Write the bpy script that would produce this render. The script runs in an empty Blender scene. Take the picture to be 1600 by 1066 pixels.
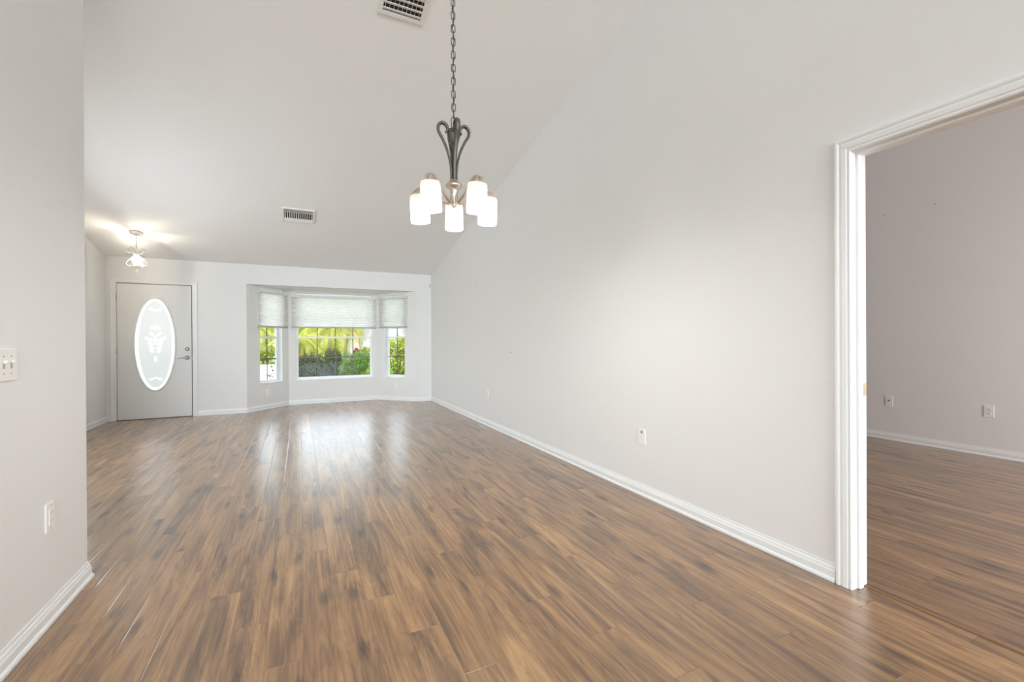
import bpy, bmesh, math, random
from mathutils import Vector, Matrix
random.seed(7)
R = math.radians
sc = bpy.context.scene
col = sc.collection

# ------------------------------------------------------------------ camera
YAW, PITCH, ROLL, EYE = .4506, -.002, -.0055, 1.1674
FWD = Vector((math.sin(YAW) * math.cos(PITCH), math.cos(YAW) * math.cos(PITCH), math.sin(PITCH)))
RGT = Vector((math.cos(YAW), -math.sin(YAW), 0))
UP = RGT.cross(FWD)
RG2 = RGT * math.cos(ROLL) + UP * math.sin(ROLL)
UP2 = UP * math.cos(ROLL) - RGT * math.sin(ROLL)
cd = bpy.data.cameras.new('camera'); cam = bpy.data.objects.new('camera', cd); col.objects.link(cam)
cd.sensor_fit = 'HORIZONTAL'; cd.sensor_width = 36; cd.lens = 685.5 / 1600 * 36
cd.clip_start = .05; cd.clip_end = 300
M = Matrix((RG2, UP2, -FWD)).transposed().to_4x4(); M.translation = (0, 0, EYE)
cam.matrix_world = M
sc.camera = cam

# ------------------------------------------------------------------ sky, sun and added fill lamps
sc.view_settings.view_transform = 'Standard'
sc.view_settings.look = 'None'
sc.view_settings.exposure = 0.17
sc.view_settings.gamma = 1.0
sc.view_settings.use_curve_mapping = False
sc.cycles.max_bounces = 14; sc.cycles.diffuse_bounces = 8; sc.cycles.glossy_bounces = 6
sc.cycles.transparent_max_bounces = 16; sc.cycles.transmission_bounces = 8
sc.cycles.sample_clamp_indirect = 6
sc.cycles.caustics_reflective = False; sc.cycles.caustics_refractive = False
w = bpy.data.worlds.new('sky'); sc.world = w; w.use_nodes = True
nt = w.node_tree; nt.nodes.clear()
sk = nt.nodes.new('ShaderNodeTexSky'); sk.sky_type = 'NISHITA'; sk.sun_disc = False
sk.sun_elevation = R(50); sk.sun_rotation = R(200); sk.air_density = 1.2; sk.dust_density = 3.5
bg = nt.nodes.new('ShaderNodeBackground'); bg.inputs['Strength'].default_value = 1.15
ow = nt.nodes.new('ShaderNodeOutputWorld')
mxw = nt.nodes.new('ShaderNodeMix'); mxw.data_type = 'RGBA'; mxw.inputs[0].default_value = .7; mxw.inputs[7].default_value = (2.6, 2.6, 2.55, 1)   # thin bright cloud veil
nt.links.new(sk.outputs[0], mxw.inputs[6]); nt.links.new(mxw.outputs[2], bg.inputs[0]); nt.links.new(bg.outputs[0], ow.inputs[0])

def lamp(name, kind, loc, energy, color=(1, 1, 1), rot=None, **kw):
    l = bpy.data.lights.new(name, kind); l.energy = energy; l.color = color
    for k, v in kw.items(): setattr(l, k, v)
    o = bpy.data.objects.new(name, l); col.objects.link(o); o.location = loc
    if rot: o.rotation_euler = rot
    return o
def aim(o, d):
    o.rotation_euler = Vector(d).to_track_quat('-Z', 'Y').to_euler()
s = lamp('sun_light', 'SUN', (0, -10, 20), 7.0, (1, .95, .86), angle=R(.6)); aim(s, (.45, .62, -1.0))
# fill lamps added at invented, unseen rear windows: one high, one low left
a = lamp('rear_high_fill', 'AREA', (1.1, -10.85, 3.4), 640, (.79, .915, 1.0), shape='RECTANGLE', size=2.2, size_y=1.4); aim(a, (0, 1, -.12))
a = lamp('rear_low_fill', 'AREA', (-2.2, -10.85, 1.3), 370, (.79, .915, 1.0), shape='RECTANGLE', size=3.6, size_y=2.0); aim(a, (.12, 1, .1))
# fill lamp added at a made-up window in the entry's hidden side wall
a = lamp('entry_fill', 'AREA', (-2.50, 5.45, 1.25), 32, (.79, .915, 1.0), shape='RECTANGLE', size=2.2, size_y=1.6); aim(a, (1, 0, -.2))
# fill lamp added to brighten the neighbouring room, its window invented
a = lamp('side_room_fill', 'AREA', (4.6, -1.95, 1.4), 118, (.95, .96, 1), shape='RECTANGLE', size=1.6, size_y=1.5); aim(a, (.1, 1, -.7))

# ------------------------------------------------------------------ materials
def mat(name, color, rough=.5, metal=0, spec=None, bump=None, vary=0, emit=None, alpha=None, coat=0):
    m = bpy.data.materials.new(name); m.use_nodes = True
    n = m.node_tree.nodes; lk = m.node_tree.links; b = n['Principled BSDF']
    b.inputs['Base Color'].default_value = (*color, 1)
    b.inputs['Roughness'].default_value = rough; b.inputs['Metallic'].default_value = metal
    if spec is not None: b.inputs['Specular IOR Level'].default_value = spec
    if coat: b.inputs['Coat Weight'].default_value = coat; b.inputs['Coat Roughness'].default_value = .1
    if emit: b.inputs['Emission Color'].default_value = (*emit[:3], 1); b.inputs['Emission Strength'].default_value = emit[3]
    tc = n.new('ShaderNodeTexCoord')
    if bump:
        t = n.new('ShaderNodeTexNoise'); t.inputs['Scale'].default_value = bump[0]; t.inputs['Detail'].default_value = 3
        bp = n.new('ShaderNodeBump'); bp.inputs['Strength'].default_value = bump[1]; bp.inputs['Distance'].default_value = bump[2]
        lk.new(tc.outputs['Object'], t.inputs['Vector']); lk.new(t.outputs['Fac'], bp.inputs['Height']); lk.new(bp.outputs[0], b.inputs['Normal'])
    if vary:
        t = n.new('ShaderNodeTexNoise'); t.inputs['Scale'].default_value = 7; t.inputs['Detail'].default_value = 4
        r = n.new('ShaderNodeValToRGB')
        r.color_ramp.elements[0].position = .3; r.color_ramp.elements[1].position = .7
        r.color_ramp.elements[0].color = (*[c * (1 - vary) for c in color], 1); r.color_ramp.elements[1].color = (*[min(1, c * (1 + vary)) for c in color], 1)
        lk.new(tc.outputs['Object'], t.inputs['Vector']); lk.new(t.outputs['Fac'], r.inputs[0]); lk.new(r.outputs[0], b.inputs['Base Color'])
    return m

def leafmat(name, c1, c2, trans=.45, scale=5):
    m = bpy.data.materials.new(name); m.use_nodes = True
    n = m.node_tree.nodes; lk = m.node_tree.links; n.clear()
    o = n.new('ShaderNodeOutputMaterial'); d = n.new('ShaderNodeBsdfDiffuse'); t = n.new('ShaderNodeBsdfTranslucent'); x = n.new('ShaderNodeMixShader')
    gl = n.new('ShaderNodeBsdfGlossy'); gl.inputs['Roughness'].default_value = .4; x2 = n.new('ShaderNodeMixShader'); x2.inputs[0].default_value = .02
    ns = n.new('ShaderNodeTexNoise'); ns.inputs['Scale'].default_value = scale; tc = n.new('ShaderNodeTexCoord')
    r = n.new('ShaderNodeValToRGB'); r.color_ramp.elements[0].position = .35; r.color_ramp.elements[1].position = .65
    r.color_ramp.elements[0].color = (*c1, 1); r.color_ramp.elements[1].color = (*c2, 1)
    lk.new(tc.outputs['Object'], ns.inputs['Vector']); lk.new(ns.outputs['Fac'], r.inputs[0])
    lk.new(r.outputs[0], d.inputs[0]); lk.new(r.outputs[0], t.inputs[0]); x.inputs[0].default_value = trans
    lk.new(d.outputs[0], x.inputs[1]); lk.new(t.outputs[0], x.inputs[2])
    lk.new(x.outputs[0], x2.inputs[1]); lk.new(gl.outputs[0], x2.inputs[2]); lk.new(x2.outputs[0], o.inputs[0])
    return m

def glassmat(name, tint=(.97, .985, .98)):
    m = bpy.data.materials.new(name); m.use_nodes = True
    n = m.node_tree.nodes; lk = m.node_tree.links; n.clear()
    o = n.new('ShaderNodeOutputMaterial'); t = n.new('ShaderNodeBsdfTransparent'); t.inputs[0].default_value = (*tint, 1)
    g = n.new('ShaderNodeBsdfGlossy'); g.inputs['Roughness'].default_value = .02; f = n.new('ShaderNodeFresnel'); ge = n.new('ShaderNodeNewGeometry'); mr_ = n.new('ShaderNodeMapRange'); mr_.inputs['To Min'].default_value = 1.45; mr_.inputs['To Max'].default_value = 1 / 1.45; lk.new(ge.outputs['Backfacing'], mr_.inputs['Value']); lk.new(mr_.outputs[0], f.inputs[0])
    x = n.new('ShaderNodeMixShader'); lk.new(f.outputs[0], x.inputs[0]); lk.new(t.outputs[0], x.inputs[1]); lk.new(g.outputs[0], x.inputs[2]); lk.new(x.outputs[0], o.inputs[0])
    return m

def frostmat(name, color, trans=.6, clear=0., emit=0, ripple=None, diff=(.9, .9, .88)):
    """translucent sheet: part diffuse, part translucent, part see-through"""
    m = bpy.data.materials.new(name); m.use_nodes = True
    n = m.node_tree.nodes; lk = m.node_tree.links; n.clear()
    o = n.new('ShaderNodeOutputMaterial'); d = n.new('ShaderNodeBsdfDiffuse'); t = n.new('ShaderNodeBsdfTranslucent'); c = n.new('ShaderNodeBsdfTransparent')
    d.inputs[0].default_value = (*diff, 1); t.inputs[0].default_value = (*color, 1)
    x = n.new('ShaderNodeMixShader'); x.inputs[0].default_value = trans; y = n.new('ShaderNodeMixShader'); y.inputs[0].default_value = clear
    lk.new(d.outputs[0], x.inputs[1]); lk.new(t.outputs[0], x.inputs[2]); lk.new(x.outputs[0], y.inputs[1]); lk.new(c.outputs[0], y.inputs[2])
    last = y
    if emit:
        e = n.new('ShaderNodeEmission'); e.inputs[0].default_value = (1, .93, .82, 1); e.inputs[1].default_value = emit
        a = n.new('ShaderNodeAddShader'); lk.new(y.outputs[0], a.inputs[0]); lk.new(e.outputs[0], a.inputs[1]); last = a
    if ripple:
        tc = n.new('ShaderNodeTexCoord'); wv = n.new('ShaderNodeTexWave'); wv.bands_direction = 'Z'; wv.inputs['Scale'].default_value = ripple; wv.inputs['Distortion'].default_value = .6
        bp = n.new('ShaderNodeBump'); bp.inputs['Strength'].default_value = .35; bp.inputs['Distance'].default_value = .004
        lk.new(tc.outputs['Object'], wv.inputs['Vector']); lk.new(wv.outputs['Fac'], bp.inputs['Height'])
        lk.new(bp.outputs[0], d.inputs['Normal']); lk.new(bp.outputs[0], t.inputs['Normal'])
    lk.new(last.outputs[0], o.inputs[0])
    return m

def floormat(name):
    m = bpy.data.materials.new(name); m.use_nodes = True
    N = m.node_tree.nodes; lk = m.node_tree.links; b = N['Principled BSDF']
    def math_(op, a, c=None, d=None):
        q = N.new('ShaderNodeMath'); q.operation = op
        for i, v in enumerate((a, c, d)):
            if v is None: continue
            if isinstance(v, (int, float)): q.inputs[i].default_value = v
            else: lk.new(v, q.inputs[i])
        return q.outputs[0]
    tc = N.new('ShaderNodeTexCoord'); sp = N.new('ShaderNodeSeparateXYZ'); lk.new(tc.outputs['Object'], sp.inputs[0])
    X, Y = sp.outputs[0], sp.outputs[1]
    u = math_('DIVIDE', math_('SUBTRACT', X, .0055), .1275); c = math_('FLOOR', u); fu = math_('SUBTRACT', u, c)
    v = math_('DIVIDE', math_('SUBTRACT', Y, math_('MULTIPLY_ADD', c, -.305, 2.67)), 1.19); r = math_('FLOOR', v); fv = math_('SUBTRACT', v, r)
    cb = N.new('ShaderNodeCombineXYZ'); lk.new(c, cb.inputs[0]); lk.new(r, cb.inputs[1])
    wn = N.new('ShaderNodeTexWhiteNoise'); wn.noise_dimensions = '2D'; lk.new(cb.outputs[0], wn.inputs['Vector']); rnd = wn.outputs['Value']
    def noise(sx, sy, off, detail, dist=0, rough=.55):
        k = N.new('ShaderNodeCombineXYZ')
        lk.new(math_('MULTIPLY', X, sx), k.inputs[0]); lk.new(math_('MULTIPLY_ADD', rnd, off, math_('MULTIPLY', Y, sy)), k.inputs[1]); lk.new(math_('MULTIPLY', rnd, off * .7), k.inputs[2])
        t = N.new('ShaderNodeTexNoise'); t.inputs['Scale'].default_value = 1; t.inputs['Detail'].default_value = detail; t.inputs['Distortion'].default_value = dist; t.inputs['Roughness'].default_value = rough
        lk.new(k.outputs[0], t.inputs['Vector']); return t.outputs['Fac']
    broad = noise(9.5, 1.0, 40, 3, 1.5)
    fine = noise(85, 1.9, 31, 4, .3, .65)
    # cathedral rings: contour lines of a stretched noise
    ring = math_('SINE', math_('MULTIPLY', noise(9, 1.3, 57, 2, .6), 85))
    ring = math_('MULTIPLY', math_('POWER', math_('MULTIPLY_ADD', ring, .5, .5), 3), .07)
    g = math_('ADD', math_('MULTIPLY', broad, 1.12), math_('MULTIPLY', fine, .56))
    g = math_('SUBTRACT', g, math_('MULTIPLY', ring, 1.0))
    # knots: a few dark eyes per plank
    k = N.new('ShaderNodeCombineXYZ'); wob = math_('MULTIPLY_ADD', fine, .5, -.25)
    lk.new(math_('ADD', math_('MULTIPLY', X, 8.5), wob), k.inputs[0]); lk.new(math_('ADD', math_('MULTIPLY_ADD', rnd, 61, math_('MULTIPLY', Y, 2.6)), wob), k.inputs[1])
    vo = N.new('ShaderNodeTexVoronoi'); vo.voronoi_dimensions = '2D'; vo.inputs['Scale'].default_value = 1; lk.new(k.outputs[0], vo.inputs['Vector'])
    vs = N.new('ShaderNodeSeparateColor'); lk.new(vo.outputs['Color'], vs.inputs[0])
    km = N.new('ShaderNodeMapRange'); km.interpolation_type = 'SMOOTHSTEP'; km.inputs['From Min'].default_value = .26; km.inputs['From Max'].default_value = .02; lk.new(vo.outputs['Distance'], km.inputs['Value'])
    g = math_('SUBTRACT', g, math_('MULTIPLY', math_('MULTIPLY', km.outputs[0], math_('GREATER_THAN', vs.outputs[0], .76)), .30))
    g = math_('ADD', g, math_('MULTIPLY_ADD', rnd, .09, -.045))
    rp = N.new('ShaderNodeValToRGB'); lk.new(math_('SUBTRACT', g, .36), rp.inputs[0]); e = rp.color_ramp.elements
    e[0].position = .04; e[0].color = (.045, .026, .015, 1); e[1].position = .76; e[1].color = (.455, .262, .115, 1)
    for p, k in ((.20, (.105, .056, .028, 1)), (.36, (.190, .100, .044, 1)), (.55, (.305, .164, .068, 1))):
        z = e.new(p); z.color = k
    # seams
    du = math_('MULTIPLY', math_('MINIMUM', fu, math_('SUBTRACT', 1, fu)), .1275); dv = math_('MULTIPLY', math_('MINIMUM', fv, math_('SUBTRACT', 1, fv)), 1.19)
    dd = math_('MINIMUM', du, dv)
    sm = N.new('ShaderNodeMapRange'); sm.inputs['From Min'].default_value = .0006; sm.inputs['From Max'].default_value = .0040; lk.new(dd, sm.inputs['Value'])
    mx = N.new('ShaderNodeMix'); mx.data_type = 'RGBA'; lk.new(sm.outputs[0], mx.inputs[0]); lk.new(rp.outputs[0], mx.inputs[7])
    dk = N.new('ShaderNodeMix'); dk.data_type = 'RGBA'; dk.blend_type = 'MULTIPLY'; dk.inputs[0].default_value = 1; lk.new(rp.outputs[0], dk.inputs[6]); dk.inputs[7].default_value = (.82, .79, .75, 1)
    lk.new(dk.outputs[2], mx.inputs[6]); lk.new(mx.outputs[2], b.inputs['Base Color'])
    # surface: hand-scraped ripple + eased plank edges
    rip = noise(34, 7, 23, 2, .8)
    hgt = math_('ADD', math_('MULTIPLY', rip, .95), math_('MULTIPLY', sm.outputs[0], 1.0))
    hgt = math_('ADD', hgt, math_('MULTIPLY', fine, .12))
    bp = N.new('ShaderNodeBump'); bp.inputs['Strength'].default_value = .5; bp.inputs['Distance'].default_value = .0014
    lk.new(hgt, bp.inputs['Height']); lk.new(bp.outputs[0], b.inputs['Normal']); lk.new(bp.outputs[0], b.inputs['Coat Normal'])
    b.inputs['Roughness'].default_value = .38; b.inputs['Specular IOR Level'].default_value = .25
    b.inputs['Coat Weight'].default_value = 1.0; b.inputs['Coat Roughness'].default_value = .255; b.inputs['Coat IOR'].default_value = 1.68
    return m

WALL = mat('wall_paint', (.785, .79, .785), .75, bump=(160, .12, .002))
CEIL = mat('ceiling_paint', (.89, .90, .90), .9, bump=(70, .5, .004))
TRIM = mat('white_trim_paint', (.82, .835, .84), .42)
DOORW = mat('white_door_paint', (.77, .775, .77), .42)
PLATE = mat('white_plastic', (.87, .86, .83), .35)
SLOT = mat('dark_slot', (.05, .05, .05), .6)
NICK = mat('satin_nickel', (.55, .53, .49), .3, 1)
BRNZ = mat('pewter_bronze_metal', (.115, .108, .09), .45, .55)
BRNL = mat('brushed_nickel_arm', (.62, .54, .46), .33, .9)
BRASS = mat('aged_brass', (.52, .43, .25), .35, .9)
VENT = mat('vent_white_enamel', (.82, .81, .78), .45)
DUCT = mat('duct_shade', (.035, .035, .03), .8)  # dark sheet behind the slats stands for the shade inside the duct
FLOOR = floormat('walnut_plank')
GLASS = glassmat('window_glass')
VINYL = mat('white_vinyl', (.82, .85, .88), .35)
MUNT = mat('backlit_muntin', (.16, .13, .11), .5)  # dark colour stands for muntins seen against the light
SHADE = frostmat('shade_fabric', (.76, .745, .72), .62, 0, 0, 28)
RAIL = mat('shade_rail', (.72, .71, .68), .5)
RAILB = mat('shade_bottom_rail', (.46, .46, .44), .5)
FROST = frostmat('frosted_lite', (.44, .435, .425), .78, .02, diff=(.75,.76,.75))
BEVEL = frostmat('bevelled_lite', (.78, .78, .77), .9, .03)
LSHADE = frostmat('lamp_glass', (.36, .345, .30), .5, .0, .06, diff=(.55,.54,.5))
LRIM = frostmat('lamp_clear_rim', (.3, .3, .28), .4, .84, .05)
BULB = mat('lamp_bulb', (1, .95, .85), .4, emit=(1, .86, .66, 9))
CREAM = mat('cream_ironwork', (.88, .85, .78), .4)
SILL = mat('marble_sill', (.86, .86, .87), .25, vary=.03)

# ------------------------------------------------------------------ mesh helpers
class MB:
    """collects shapes in a bmesh; link() makes ONE object of it"""
    def __init__(s): s.b = bmesh.new()
    def box(s, x0, x1, y0, y1, z0, z1, bev=0, M=None):
        n = len(s.b.verts)
        g = bmesh.ops.create_cube(s.b, size=1)['verts']
        for v in g: v.co = Vector(((x0 + x1) / 2 + v.co.x * (x1 - x0), (y0 + y1) / 2 + v.co.y * (y1 - y0), (z0 + z1) / 2 + v.co.z * (z1 - z0)))
        if bev:
            es = list({e for v in g for e in v.link_edges})
            g = list({v for f in bmesh.ops.bevel(s.b, geom=es, offset=bev, segments=2, affect='EDGES', profile=.7)['faces'] for v in f.verts} | {v for v in g if v.is_valid})
        if M: bmesh.ops.transform(s.b, matrix=M, verts=[v for v in g if v.is_valid])
        return s
    def prism(s, pts, vec):
        a = [s.b.verts.new(p) for p in pts]; c = [s.b.verts.new(Vector(p) + Vector(vec)) for p in pts]
        n = len(pts); s.b.faces.new(a); s.b.faces.new(c[::-1])
        for i in range(n): s.b.faces.new((a[i], c[i], c[(i + 1) % n], a[(i + 1) % n]))
        return s
    def lathe(s, prof, n=24, M=None, cap=True):
        rings = []
        for r, z in prof:
            rings.append([s.b.verts.new((r * math.cos(2 * math.pi * k / n), r * math.sin(2 * math.pi * k / n), z)) for k in range(n)])
        for i in range(len(rings) - 1):
            for k in range(n):
                f = s.b.faces.new((rings[i][k], rings[i][(k + 1) % n], rings[i + 1][(k + 1) % n], rings[i + 1][k])); f.smooth = True
        if cap:
            for q in (rings[0][::-1], rings[-1]): s.b.faces.new(q)
        if M: bmesh.ops.transform(s.b, matrix=M, verts=[v for q in rings for v in q])
        return s
    def tube(s, pts, rad, n=8, sx=1, sy=1, side=None, closed=False, cap=True):
        """sweep; rad number or list; sx/sy flatten the section; side fixes the section's x axis"""
        pts = [Vector(p) for p in pts]; L = len(pts); rings = []; prev = None
        for i, p in enumerate(pts):
            if closed: t = pts[(i + 1) % L] - pts[i - 1]
            else: t = pts[min(i + 1, L - 1)] - pts[max(i - 1, 0)]
            t.normalize()
            if side is not None: a = Vector(side)
            elif prev is not None: a = prev
            else: a = Vector((0, 0, 1)) if abs(t.z) < .9 else Vector((1, 0, 0))
            a = (a - t * a.dot(t)); a.normalize(); prev = a; b = t.cross(a)
            r = rad[i] if isinstance(rad, (list, tuple)) else rad
            rings.append([s.b.verts.new(p + a * (r * sx * math.cos(2 * math.pi * k / n)) + b * (r * sy * math.sin(2 * math.pi * k / n))) for k in range(n)])
        for i in range(L if closed else L - 1):
            A, B = rings[i], rings[(i + 1) % L]
            for k in range(n):
                f = s.b.faces.new((A[k], A[(k + 1) % n], B[(k + 1) % n], B[k])); f.smooth = True
        if cap and not closed:
            s.b.faces.new(rings[0][::-1]); s.b.faces.new(rings[-1])
        return s
    def link(s, name, m, parent=None, M=None, smooth=False):
        bmesh.ops.recalc_face_normals(s.b, faces=s.b.faces[:])
        if M: s.b.transform(M)
        me = bpy.data.meshes.new(name); s.b.to_mesh(me); s.b.free(); me.materials.append(m)
        o = bpy.data.objects.new(name, me); col.objects.link(o)
        if parent: o.parent = parent
        return o

def tag(o, label=None, cat=None, group=None, kind=None):
    if label: o['label'] = label
    if cat: o['category'] = cat
    if group: o['group'] = group
    if kind: o['kind'] = kind
    return o
def thing(name, label, cat, loc=(0, 0, 0), rot=(0, 0, 0), group=None, kind=None):
    o = bpy.data.objects.new(name, None); col.objects.link(o); o.location = loc; o.rotation_euler = rot; o.empty_display_size = .1
    return tag(o, label, cat, group, kind)
def smooth_path(P, n=6):
    P = [Vector(p) for p in P]; out = []
    for i in range(len(P) - 1):
        a, b, c, d = P[max(i - 1, 0)], P[i], P[i + 1], P[min(i + 2, len(P) - 1)]
        for k in range(n):
            t = k / n
            out.append(.5 * ((2 * b) + (c - a) * t + (2 * a - 5 * b + 4 * c - d) * t * t + (3 * b - a - 3 * c + d) * t ** 3))
    return out + [P[-1]]
def copy_to(o, parent, M=None):
    c = o.copy(); col.objects.link(c); c.parent = parent
    if M is not None: c.matrix_local = M
    return c

# ------------------------------------------------------------------ the room
XR, YB, XL, SL = 2.3051, 8.3778, -2.5592, .2102
XLL = -5.0
XW, YW = -.95, 2.862          # end of the near left wall
REAR = -11.0
RIDGE = -.5
CZ = lambda y: 2.44 + SL * (YB - max(y, RIDGE))
T = .10
XO = 6.083                    # far wall of the neighbouring room
B0, B1, B2, B3 = (-.784, YB), (-.187, 9.02), (1.405, 9.02), (2.016, YB)   # bay plan
BZ = 2.113                    # bay header
DY0, DY1, DZ = .33, 1.141, 2.03   # doorway opening in the right wall
JB = .016

# floor
f = MB(); f.prism([(XLL - .1, REAR, -.05), (XO + .1, REAR, -.05), (XO + .1, YB + .1, -.05), (B3[0], YB + .1, -.05), (B2[0], 9.1, -.05), (B1[0], 9.1, -.05), (B0[0], YB + .1, -.05), (XL - .1, YB + .1, -.05), (XL - .1, YW, -.05), (XLL - .1, YW, -.05)], (0, 0, .05))
tag(f.link('floor', FLOOR), 'glossy brown walnut plank floor running toward the bay window', 'floor', kind='structure')
# ceiling
c = MB(); c.prism([(XLL - .1, REAR - .12, CZ(REAR)), (XLL - .1, RIDGE, CZ(RIDGE)), (XLL - .1, YB + .14, CZ(YB + .14)), (XLL - .1, YB + .14, CZ(YB + .14) + .12), (XLL - .1, RIDGE, CZ(RIDGE) + .12), (XLL - .1, REAR - .12, CZ(REAR) + .12)], (XO + .2 - XLL, 0, 0))
tag(c.link('ceiling', CEIL), 'sloped white vaulted ceiling falling toward the front door wall', 'ceiling', kind='structure')
# right wall with doorway
def ywall(mb, y0, y1, x0, x1, z0=0):
    for a, b in ((y0, min(y1, RIDGE)), (max(y0, RIDGE), y1)):
        if b > a: mb.prism([(x0, a, z0), (x0, b, z0), (x0, b, CZ(b) + .02), (x0, a, CZ(a) + .02)], (x1 - x0, 0, 0))
wr = MB(); ywall(wr, REAR, DY0 - JB, XR, XR + T); ywall(wr, DY1 + JB, YB + .14, XR, XR + T); ywall(wr, DY0 - JB, DY1 + JB, XR, XR + T, DZ + JB)
tag(wr.link('wall_right', WALL), 'long off white wall on the right, with the doorway cut in it', 'wall', kind='structure')
wl = MB(); ywall(wl, 1.7, YW, XW - .12, XW)
tag(wl.link('wall_left', WALL), 'near off white wall at the left edge, ending in a corner', 'wall', kind='structure')
wl = MB(); wl.prism([(XLL, YW - .12, 0), (XW - .12, YW - .12, 0), (XW - .12, YW - .12, CZ(YW) + .03), (XLL, YW - .12, CZ(YW) + .03)], (0, .12, 0))
tag(wl.link('wall_return', WALL), 'wall returning to the left behind the near left corner', 'wall', kind='structure')
wl = MB(); ywall(wl, YW - .12, 4.3, XL - .1, XL); ywall(wl, 6.6, YB + .14, XL - .1, XL); wl.box(XL - .1, XL, 4.3, 6.6, 0, .5); ywall(wl, 4.3, 6.6, XL - .1, XL, 2.2)  # unseen window hole added here for the entry fill lamp
tag(wl.link('wall_entry', WALL), 'narrow strip of wall left of the front door', 'wall', kind='structure')
wl = MB(); ywall(wl, REAR - .12, YW, XLL - .1, XLL)
tag(wl.link('wall_rear_left', WALL), 'outer left wall of the open room behind the viewpoint', 'wall', kind='structure')
# rear wall behind the viewpoint, window holes added for the fill lamps
wl = MB(); zr = CZ(REAR) + .02
wl.box(XLL, -4.0, REAR - .12, REAR, 0, zr); wl.box(-4.0, -.4, REAR - .12, REAR, 0, .3); wl.box(-4.0, -.75, REAR - .12, REAR, 2.3, zr); wl.box(-.75, -.4, REAR - .12, REAR, 2.3, 2.7); wl.box(2.25, XO, REAR - .12, REAR, 0, zr); wl.box(-.4, 2.25, REAR - .12, REAR, 0, 2.7); wl.box(-.75, 2.25, REAR - .12, REAR, 4.1, zr)
tag(wl.link('wall_rear', WALL), 'rear wall behind the viewpoint', 'wall', kind='structure')
# front wall with door opening and bay opening
DX0, DX1, DTOP = -2.440, -1.516, 2.052
wl = MB()
wl.box(XL - .1, DX0 - .02, YB, YB + .14, 0, 2.47); wl.box(DX0 - .02, DX1 + .02, YB, YB + .14, DTOP + .02, 2.47)
wl.box(DX1 + .02, B0[0], YB, YB + .14, 0, 2.47); wl.box(B0[0], B3[0], YB, YB + .14, BZ, 2.47); wl.box(B3[0], XO + .1, YB, YB + .14, 0, 3.2)
tag(wl.link('wall_front', WALL), 'far off white wall around the front door and bay window', 'wall', kind='structure')

# bay walls, each with its window hole; local frame: t along the wall, z up, out = outward
def frame(a, b):
    a = Vector((*a, 0)); b = Vector((*b, 0)); d = (b - a).normalized(); n = Vector((-d.y, d.x, 0))   # n points outward (left of a->b seen from above)
    m = Matrix((d, n, Vector((0, 0, 1)))).transposed().to_4x4(); m.translation = a
    return m, (b - a).length
WZ0, WZ1 = .438, 2.066
def bay_wall(name, a, b, t0, t1, label, ext=(0, 0)):
    m, L = frame(a, b); q = MB(); th = .14
    q.box(-ext[0], t0, 0, th, 0, BZ, M=m); q.box(t1, L + ext[1], 0, th, 0, BZ, M=m); q.box(t0, t1, 0, th, 0, WZ0, M=m); q.box(t0, t1, 0, th, WZ1, BZ, M=m)
    tag(q.link(name, WALL), label, 'wall', kind='structure'); return m, L
ml, LL = bay_wall('wall_bay_left', B0, B1, .257, .733, 'left angled wall of the bay')
mc, LC = bay_wall('wall_bay_center', B1, B2, .127, 1.487, 'middle wall of the bay under the wide window', (.058, .058))
mr, LR = bay_wall('wall_bay_right', B2, B3, .145, .618, 'right angled wall of the bay')
q = MB(); q.prism([(B0[0] - .1, YB + .14, BZ), (B3[0] + .1, YB + .14, BZ), (B2[0] + .07, 9.17, BZ), (B1[0] - .07, 9.17, BZ)], (0, 0, .2))
tag(q.link('ceiling_bay', CEIL), 'low flat ceiling inside the bay window', 'ceiling', kind='structure')

# windows
def window(name, m, t0, t1, cols, label):
    root = thing(name, label, 'window', kind='structure'); y0, y1 = .085, .125
    z0, z1 = WZ0 + .022, WZ1; zm = 1.238; fw = .038
    q = MB(); q.box(t0, t0 + fw, y0, y1, z0, z1, .004, m); q.box(t1 - fw, t1, y0, y1, z0, z1, .004, m)
    q.box(t0 + fw, t1 - fw, y0, y1, z0, z0 + .034, .004, m); q.box(t0 + fw, t1 - fw, y0, y1, z1 - .03, z1, .004, m)
    q.box(t0 + fw, t1 - fw, y0 - .006, y1, zm - .017, zm + .017, .004, m)
    q.link('window_frame', VINYL, root)
    q = MB(); q.box(t0 + fw, t1 - fw, .102, .106, z0 + .034, zm - .017, 0, m); q.box(t0 + fw, t1 - fw, .102, .106, zm + .017, z1 - .03, 0, m); q.link('pane', GLASS, root)
    q = MB(); w0, w1 = t0 + fw, t1 - fw
    for (a, b) in ((z0 + .034, zm - .017), (zm + .017, z1 - .03)):
        for k in range(1, cols):
            x = w0 + (w1 - w0) * k / cols; q.box(x - .009, x + .009, .098, .1015, a, b, 0, m)
        zc = a + (b - a) * (.50 if a < 1 else .5); q.box(w0, w1, .0975, .101, zc - .009, zc + .009, 0, m)
    q.link('muntins', MUNT, root)
    q = MB(); q.box(t0 - .0, t1 + .0, -.012, .088, WZ0 + .001, WZ0 + .022, .004, m); q.link('window_sill', SILL, root)
    return root
window('window_1', ml, .257, .733, 2, 'narrow window in the left angled wall of the bay')
window('window_2', mc, .127, 1.487, 4, 'wide middle window of the bay looking onto the hedge')
window('window_3', mr, .145, .618, 2, 'narrow window in the right angled wall of the bay')

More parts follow.
